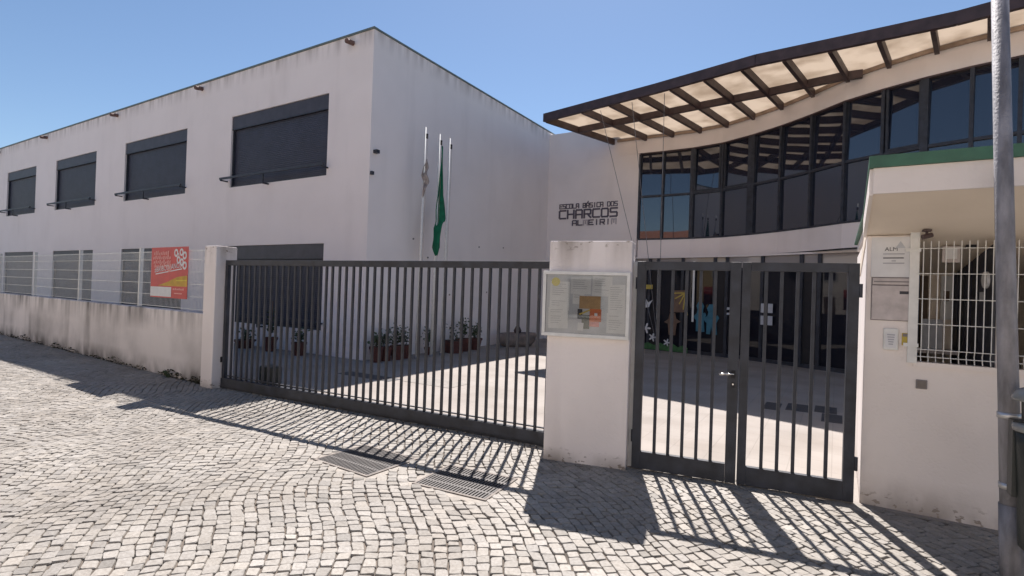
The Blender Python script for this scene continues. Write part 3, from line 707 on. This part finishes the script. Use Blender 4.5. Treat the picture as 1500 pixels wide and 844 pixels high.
leaf('right leaf of the dark pedestrian gate, hinged at the white gatehouse', (-.765, 5.417), (.165, 5.555), 1, 5, False)

# ------------------------------------------------------------------ gatehouse
hx, hy = .215, 5.60
ht = thing('gatehouse', 'small white gatehouse with green edged sloping roof and grilled window', 'gatehouse', (hx, hy, 0))
HW, HD = 2.1, 2.6
MB().prism_xz([(0, -.05), (HW, -.05), (HW, 1.265), (.345, 1.265), (.345, 2.345), (0, 2.345)], 0, .2).build('front_wall', 'hut', ht, bevel=.008)
box('window_sill', 'hut', ht, .3457, HW-.5, -.02, .001, 1.235, 1.275)
box('side_pier', 'hut', ht, 1.45, HW, .004, .20, 1.2655, 2.345)
box('side_wall', 'hut', ht, .002, .20, .2205, HD, -.05, 2.345); box('side_wall', 'hut', ht, HW-.2, HW, .2005, HD, -.05, 2.344)
box('rear_wall', 'cream', ht, .2005, HW-.2005, HD-.2, HD, -.05, 2.343)
# sloping roof slab over the street side
MB().prism_yz([(-.90, 2.565), (1.32, 2.045), (1.32, 2.20), (.03, 2.50), (-.90, 2.74)], -.005, HW+.1).build('soffit', 'cream', ht)
MB().box(-.008, HW+.1, -.925, -.9005, 2.555, 2.742).build('fascia', 'hut', ht)
MB().prism_yz([(-.90, 2.548), (.03, 2.335), (.03, 2.51), (-.90, 2.742)], -.03, -.0052).build('barge_board', 'hut', ht)
MB().prism_yz([(-.945, 2.744), (-.90, 2.744), (.05, 2.512), (HD, 2.505), (HD, 2.53), (.05, 2.555), (-.90, 2.83), (-.945, 2.83)], -.035, HW+.1).build('roof_sheet', 'green', ht)
box('roof_slab', 'hut', ht, .0, HW+.08, .0305, HD, 2.4205, 2.504)
# inside: right partition with dark panels, back wall fittings
pt = bpy.data.objects.new('partition', MB().prism_xz([(0, 0), (1.35, 0), (1.35, 2.02), (0, 2.30)], -.06, 0).mesh('partition', 'hut')); C.objects.link(pt); pt.parent = ht
pt.location = (.885, .06, 0); pt.rotation_euler = (0, 0, math.atan2(1.24, -.12))
tz = lambda x: 2.30-.2075*x
for k in range(7):
    x0, x1 = .02+k*.18, .175+k*.18
    MB().prism_xz([(x0, .02), (x1, .02), (x1, tz(x1)-.02), (x0, tz(x0)-.02)], .001, .02).build('dark_panel', 'shut' if k % 2 else 'metal', pt)
cl = MB().lathe([(.07, 0), (.07, .02)], 16).build('wall_clock', 'paper', pt); cl.location = (.16, .021, 1.98); cl.rotation_euler = (R(-90), 0, 0)
box('pale_notice', 'paper2', pt, .2, .32, .021, .025, 1.80, 1.88)
box('inner_wall', 'cream', ht, .201, .78, 1.15, 1.20, 1.0, 2.08)
box('blue_door', 'bluedoor', ht, .34, .50, 1.13, 1.149, .02, 2.06); box('brown_post', 'wood', ht, .502, .57, 1.135, 1.1492, .02, 2.05)
box('meter_panel', 'white_metal', ht, .665, .755, 1.09, 1.1491, 1.62, 2.05); box('meter_display', 'wood', ht, .685, .73, 1.084, 1.0899, 1.80, 1.90)
box('hanging_box', 'boxgrey', ht, .56, .68, .28, .34, 2.13, 2.27); box('box_screen', 'paper', ht, .58, .66, .272, .2795, 2.16, 2.25)
box('vent', 'dark', ht, .72, .79, .30, .35, 2.26, 2.29)
box('desk', 'boxgrey', ht, .31, .76, .75, 1.1, 1.30, 1.33); box('screen', 'paper2', ht, .50, .66, .9, .92, 1.331, 1.62)
# window grille
gr = bpy.data.objects.new('window_grille', MB().box(-.045, .02, -.035, -.003, -.02, 1.09).mesh('window_grille', 'white_metal')); C.objects.link(gr); gr.parent = ht; gr.location = (.35, 0, 1.285)
vb = MB().tube((0,-.045,.0),(0,-.02,.06),.0035,6,cap=False).tube((0,-.02,.06),(0,-.045,.11),.0035,6,cap=False).tube((0,-.045,.11),(0,-.045,1.0),.0035,6).mesh('grille_bar', 'white_metal')
for k in range(22): link_mesh('grille_bar', vb, gr, (.045+k*.049, 0, 0))
hb_ = MB().tube((0,-.05,0),(1.1,-.05,0),.0035,6).mesh('cross_bar', 'white_metal')
for z in (.04, .10, .31, .52, .73, .94): link_mesh('cross_bar', hb_, gr, (0, 0, z))
for z in (.13, .93): box('clamp', 'white_metal', gr, -.075, .028, -.042, -.0355, z-.015, z+.015)
# ceiling camera
cm = thing('security_camera', 'small dark camera fixed under the gatehouse roof', 'camera', (.62, 5.50, 2.362))
box('mount', 'metal2', cm, -.03, .03, -.03, .03, -.002, .012); MB().tube((0,0,0),(0,-.01,-.04),.010,8).tube((-.03,-.03,-.05),(.035,.0,-.03),.02,10).build('camera_body', 'metal2', cm)
# fittings on the pier
pf = hy-.001
t = thing('notice_plate', 'white printed plate above the grey letter box on the gatehouse pier', 'sign', (.24, pf, 1.985))
box('plate', 'paper', t, .01, .325, -.008, 0, 0, .345)
o = link_mesh('heading', text_mesh('ALM', .048), t, (.105, -.0085, .225), (R(90), 0, 0)); o.data.materials.append(M['ink'])
flat('emblem', 'paper2', t, [(.18,.25),(.25,.25),(.215,.31)], -.0085)
for z, a, b, m in ((.195,.095,.245,'print'),(.16,.095,.24,'ink'),(.135,.155,.185,'print'),(.115,.095,.245,'print')): flat('text_line', m, t, [(a,z),(b,z),(b,z+.009),(a,z+.009)], -.0085)
t = thing('letter_box', 'dull grey square letter box panel set in the gatehouse pier', 'letter box', (.262, pf, 1.615))
box('surround', 'boxdark', t, -.006, .302, -.004, 0, -.006, .372); box('slot_panel', 'boxgrey', t, .004, .29, -.014, -.004, .305, .36, bevel=.003)
box('door', 'boxgrey', t, 0, .292, -.016, -.0042, 0, .296, bevel=.004); box('name_plate', 'ink', t, .195, .265, -.0185, -.0162, .225, .25); box('slot_flap', 'boxdark', t, .012, .28, -.0165, -.0142, .325, .335)
t = thing('intercom', 'small white intercom with printed keypad below the letter box', 'intercom', (.352, pf, 1.36))
box('housing', 'white_metal', t, 0, .105, -.03, 0, 0, .185, bevel=.008); box('face', 'paper', t, .014, .091, -.033, -.0302, .02, .145)
for r_ in range(5): box('key_row', 'print', t, .025+.003*r_, .08-.003*r_, -.0345, -.0332, .125-r_*.02, .135-r_*.02)
t = thing('doorbell', 'tiny yellow and grey bell plate beside the intercom', 'doorbell', (.482, pf, 1.405))
box('plate', 'yel_paper', t, 0, .043, -.008, 0, 0, .105, bevel=.003); box('button', 'boxdark', t, .006, .037, -.012, -.0082, .075, .1)
t = thing('junction_box', 'small brown metal box low on the gatehouse front wall', 'junction box', (.585, pf+.001, 1.05)); box('cover', 'boxdark', t, 0, .078, -.012, 0, 0, .078, bevel=.006); box('lid', 'ironframe', t, .01, .068, -.0145, -.0122, .01, .068)

# ------------------------------------------------------------------ lamp post and litter bin
lp = thing('street_lamp', 'tall grey weathered metal street lamp pole at the right edge', 'street lamp', (.985, 4.50, 0))
MB().tube((0,0,-.05), (-.155,.0,4.2), .056, 20, .042).tube((-.155,0,4.2), (-.28,0,7.6), .0419, 20, .032).build('pole', 'galv', lp, smooth=True)
MB().tube((0,0,-.04), (-.019,0,.52), .062, 20, .062).build('base_sleeve', 'galv', lp, smooth=True)
MB().tube((-.275,0,7.55), (-.6,-.5,7.8), .03, 10).build('arm', 'galv', lp); MB().box(-.85,-.45,-.8,-.42,7.76,7.86).build('lamp_head', 'galv', lp, bevel=.03)
for z in (1.06, .62): MB().tube((-.037*z,0,z), (-.037*z-.001,0,z+.035), .060, 20).build('clamp_band', 'alu', lp, smooth=True)
bi = thing('litter_bin', 'black litter bin with pale curved lid fixed to the lamp pole', 'litter bin', (1.075, 4.27, .33))
MB().lathe([(.105,0),(.125,.02),(.150,.62),(.155,.70),(.148,.70),(.143,.66)], 24).build('bucket', 'binm', bi, smooth=True)
MB().lathe([(.163,.70),(.166,.725),(.163,.742),(.15,.745)], 24).build('rim', 'binlid', bi, smooth=True)
MB().lathe([(.168,.88),(.172,.895),(.15,.935),(.09,.965),(.02,.972)], 24).build('lid', 'binlid', bi, smooth=True)
for a in (0.6, 2.2, 4.0): MB().tube((.15*math.cos(a),.15*math.sin(a),.74),(.155*math.cos(a),.155*math.sin(a),.885),.008,6).build('lid_strut', 'binm', bi)
MB().box(-.16,-.10,.0,.10,.3,.75).build('bracket', 'binm', bi)

# ------------------------------------------------------------------ flag poles and flags
ptop = [5.80, 5.78, 5.78]; py = [10.06, 10.62, 11.04]
fl = ['white flagpole nearest the street, with a tattered rag', 'middle white flagpole carrying the green flag', 'bare white flagpole farthest from the street']
for i in range(3):
    t = thing('flagpole', fl[i], 'flagpole', (-8.9, py[i], 0), 0, 'flagpoles beside the white block')
    MB().tube((0,0,0),(0,.05,ptop[i]),.040,12,.022).build('pole', 'white_metal', t, smooth=True); MB().lathe([(.06,0),(.06,.03),(.045,.06)], 12).build('base', 'galv', t)
    box('pulley', 'dark', t, .02, .05, .05, .10, ptop[i]-.28, ptop[i]-.16); MB().tube((.045,.03,1.1),(.05,.085,ptop[i]-.2),.004,5).build('halyard', 'rag', t)
def hang(prof, folds, amp, thick, seed, rows=40, cols=22):
    random.seed(seed); mb = MB(); v = []; fs = []
    for r in range(rows+1):
        t = r/rows; 
        for (t0, a0, b0, z0), (t1, a1, b1, z1) in zip(prof, prof[1:]):
            if t <= t1+1e-9:
                k = (t-t0)/(t1-t0); a = a0+(a1-a0)*k; b = b0+(b1-b0)*k; z = z0+(z1-z0)*k; break
        for c in range(cols+1):
            s = c/cols; y = a+(b-a)*s
            x = amp*min(1, (b-a)/.3)*math.sin(folds*s*6.28+2.2*t+.6*math.sin(5*t)) + .02*math.sin(9*t+s*3)
            v.append((x, y + .012*math.sin(t*17+s*5), z + .02*math.sin(s*7+t*3)))
    W2 = cols+1
    for r in range(rows):
        for c in range(cols): fs.append((r*W2+c, r*W2+c+1, (r+1)*W2+c+1, (r+1)*W2+c))
    return mb.add(v, fs)
# t, left y, right y, z  (relative to middle pole, on the school side)
fo = hang([(0,.03,.08,5.46),(.2,0,.13,4.85),(.42,-.10,.24,4.15),(.55,-.16,.30,3.75),(.62,-.14,.34,3.55),(.66,-.14,.17,3.45),(.72,-.24,.18,3.28),(.9,-.28,.17,2.85),(1.0,-.06,.05,2.62)], 1.6, .055, .01, 3).build('flag', 'flag', None, smooth=True)
fo.location = (-8.85, 10.66, 0); s_ = fo.modifiers.new('s', 'SOLIDIFY'); s_.thickness = .006
tag(fo, 'dark green flag hanging limp in folds on the middle flagpole', 'flag')
fo2 = hang([(0,.02,.05,4.98),(.25,-.10,.13,4.78),(.45,-.16,.06,4.6),(.65,-.06,.14,4.4),(.8,-.13,.05,4.25),(1,-.05,-.02,4.05)], 1.3, .05, .01, 5, 24, 12).build('flag', 'rag', None, smooth=True)
fo2.location = (-8.86, 10.10, 0); s_ = fo2.modifiers.new('s', 'SOLIDIFY'); s_.thickness = .006
tag(fo2, 'small faded grey tattered flag wound round the nearest flagpole', 'flag')

# ------------------------------------------------------------------ potted plants
def plant(label, x, y, pr, ph, fh, fw_, leafm, seed, n=90, stake=False, square=False):
    random.seed(seed)
    t = thing('potted_plant', label, 'potted plant', (x, y, 0), random.random()*6, 'potted plants along the school walls')
    if square: box('pot', 'terra', t, -pr*1.3, pr*1.3, -pr, pr, 0, ph, bevel=.01); box('soil', 'soil', t, -pr*1.2, pr*1.2, -pr*.9, pr*.9, ph+.001, ph+.006)
    else:
        MB().lathe([(pr*.72,0),(pr*.98,ph*.82),(pr*1.08,ph*.83),(pr*1.1,ph),(pr*.95,ph),(pr*.93,ph*.93)], 16).build('pot', 'terra', t, smooth=False); MB().lathe([(pr*.92,ph*.931),(pr*.9,ph*.94)], 12).build('soil', 'soil', t)
    st = MB(); lf = MB()
    for k in range(7):
        a = random.random()*6.28; r = random.random()*fw_; top = Vector((r*math.cos(a), r*math.sin(a), ph+fh*random.uniform(.55, 1))); st.tube((r*.2*math.cos(a), r*.2*math.sin(a), ph*.9), top, .008, 5, .004)
        for j in range(n//7):
            f_ = random.uniform(.25, 1.05); p = Vector((r*.2*math.cos(a), r*.2*math.sin(a), ph*.9)).lerp(top, f_) + Vector((random.gauss(0,.05), random.gauss(0,.05), random.gauss(0,.04)))
            d = Vector((random.uniform(-1,1), random.uniform(-1,1), random.uniform(-.6,.8))).normalized(); sd = d.orthogonal().normalized(); l = random.uniform(.06,.11); wv_ = l*.32
            lf.add([p, p+d*l*.5+sd*wv_, p+d*l, p+d*l*.5-sd*wv_], [(0,1,2,3)])
    st.build('stems', 'soil', t); lf.build('foliage', leafm, t, kind='stuff')
    if stake: MB().tube((.03,0,ph*.9),(.05,.02,ph+fh*1.25),.012,6).build('stake', 'wood', t)
plant('wide low dark potted plant below the left end of the shutter', -13.5, 8.4, .26, .22, .30, .20, 'leaf', 1)
plant('tall thin potted plant with a stake below the shutter', -12.45, 8.45, .16, .36, .75, .10, 'leaf', 2, stake=True)
plant('bushy potted plant below the right end of the shutter', -11.3, 8.45, .17, .32, .34, .16, 'leaf', 3, 110)
plant('terracotta pot with low dark plant, nearest the white block corner', -9.12, 8.92, .16, .36, .30, .14, 'leaf', 4)
plant('terracotta pot with dusty pale leaves, second from the block corner', -9.14, 9.24, .15, .33, .40, .18, 'leaf2', 5, 120)
plant('terracotta pot with tall leafy stems, third from the block corner', -9.12, 9.58, .15, .34, .52, .17, 'leaf', 6, 110)
plant('terracotta pot with loose leaves just left of the first flagpole', -9.16, 9.88, .15, .33, .46, .15, 'leaf2', 7)
plant('slim dark potted shrub standing between the flagpoles', -9.2, 10.86, .11, .20, .55, .09, 'leaf', 8, 100)
plant('oblong terracotta trough with pale sprig right of the flagpoles', -9.1, 11.75, .20, .33, .40, .10, 'leaf2', 9, 60, square=True)
plant('terracotta pot with tall dark plant, in the right hand row', -9.1, 12.25, .21, .36, .55, .16, 'leaf', 10, 120)
plant('terracotta pot with bushy plant at the right end of the row', -9.1, 12.85, .20, .34, .42, .18, 'leaf', 11, 120)
tr = thing('stone_trough', 'low rounded rough stone trough against the school wall', 'trough', (-8.75, 14.7, 0), R(70))
MB().lathe([(.42,0),(.55,.12),(.60,.32),(.58,.42),(.50,.42),(.46,.30)], 20).build('basin', 'stonebrown', tr, smooth=True).scale = (1.25, .6, 1)
MB().lathe([(.10,.42),(.13,.5),(.07,.62),(.03,.66)], 8).build('spout_stone', 'metal2', tr)
mo = thing('gate_motor', 'dark box shaped motor unit behind the sliding gate left end', 'gate motor', (-8.25, 5.62, 0)); box('housing', 'binm', mo, -.16, .16, -.12, .12, .02, .34, bevel=.03); box('base_plate', 'metal', mo, -.2, .2, -.15, .15, 0, .019)

# covers, and thin dark rectangles laid on the yard floor
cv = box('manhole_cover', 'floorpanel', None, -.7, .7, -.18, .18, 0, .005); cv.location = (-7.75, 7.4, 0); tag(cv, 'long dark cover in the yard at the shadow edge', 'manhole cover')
cv = box('manhole_cover', 'yardcover', None, -.55, .55, -.3, .3, 0, .005); cv.location = (-6.35, 7.75, 0); tag(cv, 'pale grey square cover in the sunlit yard behind the gate', 'manhole cover')
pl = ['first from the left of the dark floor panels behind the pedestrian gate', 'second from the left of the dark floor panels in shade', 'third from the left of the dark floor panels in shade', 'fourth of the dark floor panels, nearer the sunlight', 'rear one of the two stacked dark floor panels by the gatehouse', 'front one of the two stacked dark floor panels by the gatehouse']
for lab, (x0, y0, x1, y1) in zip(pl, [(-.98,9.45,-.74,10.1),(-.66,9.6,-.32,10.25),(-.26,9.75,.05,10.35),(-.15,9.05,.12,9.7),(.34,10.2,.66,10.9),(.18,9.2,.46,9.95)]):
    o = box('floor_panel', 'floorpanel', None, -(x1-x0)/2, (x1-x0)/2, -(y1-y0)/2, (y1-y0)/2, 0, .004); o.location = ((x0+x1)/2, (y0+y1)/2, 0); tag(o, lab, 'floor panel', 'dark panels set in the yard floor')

# ------------------------------------------------------------------ paper decorations on the ground floor glass
def deco(name, label, cat, x, z, mats_polys, group=None, off=.05):
    ps = push(x); x *= ps; z = max(.02, 1.75+(z-1.75)*ps); mats_polys = [(a, b, [(u*ps, v*ps) for u, v in c]) for a, b, c in mats_polys]
    d = Vector((1, (Ly(x+.1)-Ly(x-.1))/.2, 0)).normalized(); t = thing(name, label, cat, (x, Ly(x)-off, z), math.atan2(d.y, d.x), group)
    for k, (nm, m, poly) in enumerate(mats_polys): MB().prism_xz(poly, -.004-.001*k, -.001*k).build(nm, m, t)
    return t
def flower(r, n=5): return [(r*(.62+.38*math.cos(n*t))*math.cos(t), r*(.62+.38*math.cos(n*t))*math.sin(t)) for t in [2*math.pi*i/40 for i in range(40)]]
def star(n, r0, r1, cx=0, cz=0, ph=0): return [(cx+(r1 if i % 2 else r0)*math.cos(ph+math.pi*i/n), cz+(r1 if i % 2 else r0)*math.sin(ph+math.pi*i/n)) for i in range(2*n)]
def quad_line(x0, z0, x1, z1, w_):
    d = Vector((x1-x0, z1-z0)).normalized(); n_ = Vector((-d.y, d.x))*w_/2; return [(x0-n_.x, z0-n_.y), (x1-n_.x, z1-n_.y), (x1+n_.x, z1+n_.y), (x0+n_.x, z0+n_.y)]
deco('paper_sun', 'yellow paper sun rays on an ochre sheet stuck to the window', 'paper decoration', -3.95, 1.62, [('backing', 'brown_paper', [(-.24,-.32),(.24,-.30),(.26,.34),(-.22,.32)])] + [('ray', 'yel_paper', quad_line(.22,.26,-.22+.13*k,.24-.155*k,.035)) for k in range(5)])
deco('paper_dove', 'white paper dove stuck on the left ground floor window', 'paper decoration', -4.92, 1.5, [('body', 'paper', [(-.16,.0),(-.06,-.1),(.08,-.08),(.12,.02),(.2,.15),(.05,.06),(-.02,.16),(-.06,.03)])])
deco('paper_strip', 'cream paper strip high on the left ground floor window', 'paper decoration', -4.92, 2.03, [('strip', 'yel_paper', [(-.18,-.06),(.18,-.06),(.18,.07),(-.18,.07)])])
for lab, x, z, r_ in (('large white paper flower below the paper dove', -4.92, .78, .17), ('white paper flower right of and lower than the large one', -4.70, .52, .14), ('small white paper flower near the green paper grass', -4.25, .40, .12)):
    deco('paper_flower', lab, 'paper decoration', x, z, [('petals', 'paper', flower(r_))], 'white paper flowers on the window')
deco('paper_grass', 'strip of green paper grass along the window foot', 'paper decoration', -4.35, .1, [('grass', 'green_paper', [(-.75,0),(.75,0),(.75,.14),(.6,.20),(.45,.13),(.3,.22),(.1,.14),(-.1,.22),(-.3,.13),(-.5,.2),(-.75,.12)])])
deco('paper_figure', 'brown paper child figure between the white flowers and the sun', 'paper decoration', -4.10, .98, [('figure', 'brown_paper', [(-.1,-.35),(.1,-.35),(.14,.0),(.26,.06),(.12,.14),(.08,.3),(-.08,.3),(-.12,.12),(-.26,.02),(-.14,-.02)])], off=.055)
bfig = lambda s: [(-.12*s,-.42),(-.02*s,-.42),(0,-.2),(.05*s,-.44),(.16*s,-.42),(.13*s,-.1),(.2*s,.05),(.16*s,.12),(.1*s,.10),(.1*s,.2),(.13*s,.3),(.05*s,.42),(-.06*s,.42),(-.12*s,.3),(-.08*s,.2),(-.1*s,.1),(-.2*s,.0),(-.16*s,-.08),(-.12*s,-.1)]
deco('paper_figure', 'pale blue paper figure, left one of the pair', 'paper decoration', -3.30, 1.22, [('figure', 'blue_paper', bfig(.9))], 'blue paper figures')
deco('paper_figure', 'pale blue paper figure, right one of the pair', 'paper decoration', -2.98, 1.16, [('figure', 'blue_paper', bfig(1.1))], 'blue paper figures')
deco('notice_sheets', 'four small pale notices in a square on the dark glass', 'notices', -1.55, 1.40, [('sheet', 'paper2', [(a,b),(a+.13,b),(a+.13,b+.24),(a,b+.24)]) for a in (-.17,.03) for b in (-.3,.02)], off=.06)
deco('door_notice', 'narrow pale notice on the dark glass by the gatehouse', 'notices', .42, 1.38, [('sheet', 'paper2', [(-.05,-.2),(.06,-.2),(.06,.2),(-.05,.2)])], off=.06)
deco('window_sticker', 'small pale sticker marks on the glass left of the gate stile', 'paper decoration', -2.42, 1.45, [('sticker', 'paper2', [(-.15,.0),(.15,.0),(.15,.06),(-.15,.07)]), ('sticker', 'paper2', [(-.15,-.14),(-.05,-.14),(-.05,-.08),(-.15,-.08)]), ('sticker', 'paper2', [(.05,-.2),(.15,-.2),(.15,-.1),(.05,-.1)])], off=.06)

# ------------------------------------------------------------------ houses across the street (seen in the glass, and they bounce the sun back)
def house(label, x0, x1, m, hgt):
    t = thing('house', label, 'house', ((x0+x1)/2, -6.4, 0), 0, 'houses across the street'); w2 = (x1-x0)/2
    box('wall', m, t, -w2, w2, -9, 0, -.05, hgt)
    MB().prism_yz([(.4, hgt+.002), (.4, hgt+.10), (-4.5, hgt+1.9), (-9.4, hgt+.10), (-9.4, hgt+.002)], -w2+.003, w2-.003).build('roof', 'tiles', t)
    n = max(2, int(w2*2/3.2))
    for k in range(n):
        x = -w2+(k+.5)*2*w2/n
        if k == n//2: d = box('door', 'wood', t, x-.5, x+.5, .001, .05, 0, 2.1); box('handle', 'chrome', d, x+.35, x+.39, .051, .08, 1.0, 1.1)
        if k != n//2: wi = box('window', 'white_metal', t, x-.6, x+.6, .001, .04, 1.0, 2.3); box('pane', 'glass', wi, x-.52, x+.52, .041, .045, 1.08, 2.22)
        wi = box('window', 'white_metal', t, x-.6, x+.6, .001, .04, 3.4, 4.7); box('pane', 'glass', wi, x-.52, x+.52, .041, .045, 3.48, 4.62)
house('white house with orange tiled roof across the street', -34, -19.5, 'housewhite', 6.0)
house('yellow house with orange tiled roof across the street', -19.45, -7, 'houseyellow', 5.7)
house('wide white house opposite the gate across the street', -6.95, 6, 'housewhite', 6.4)
house('yellow house farther along across the street', 6.05, 20, 'houseyellow', 5.2)
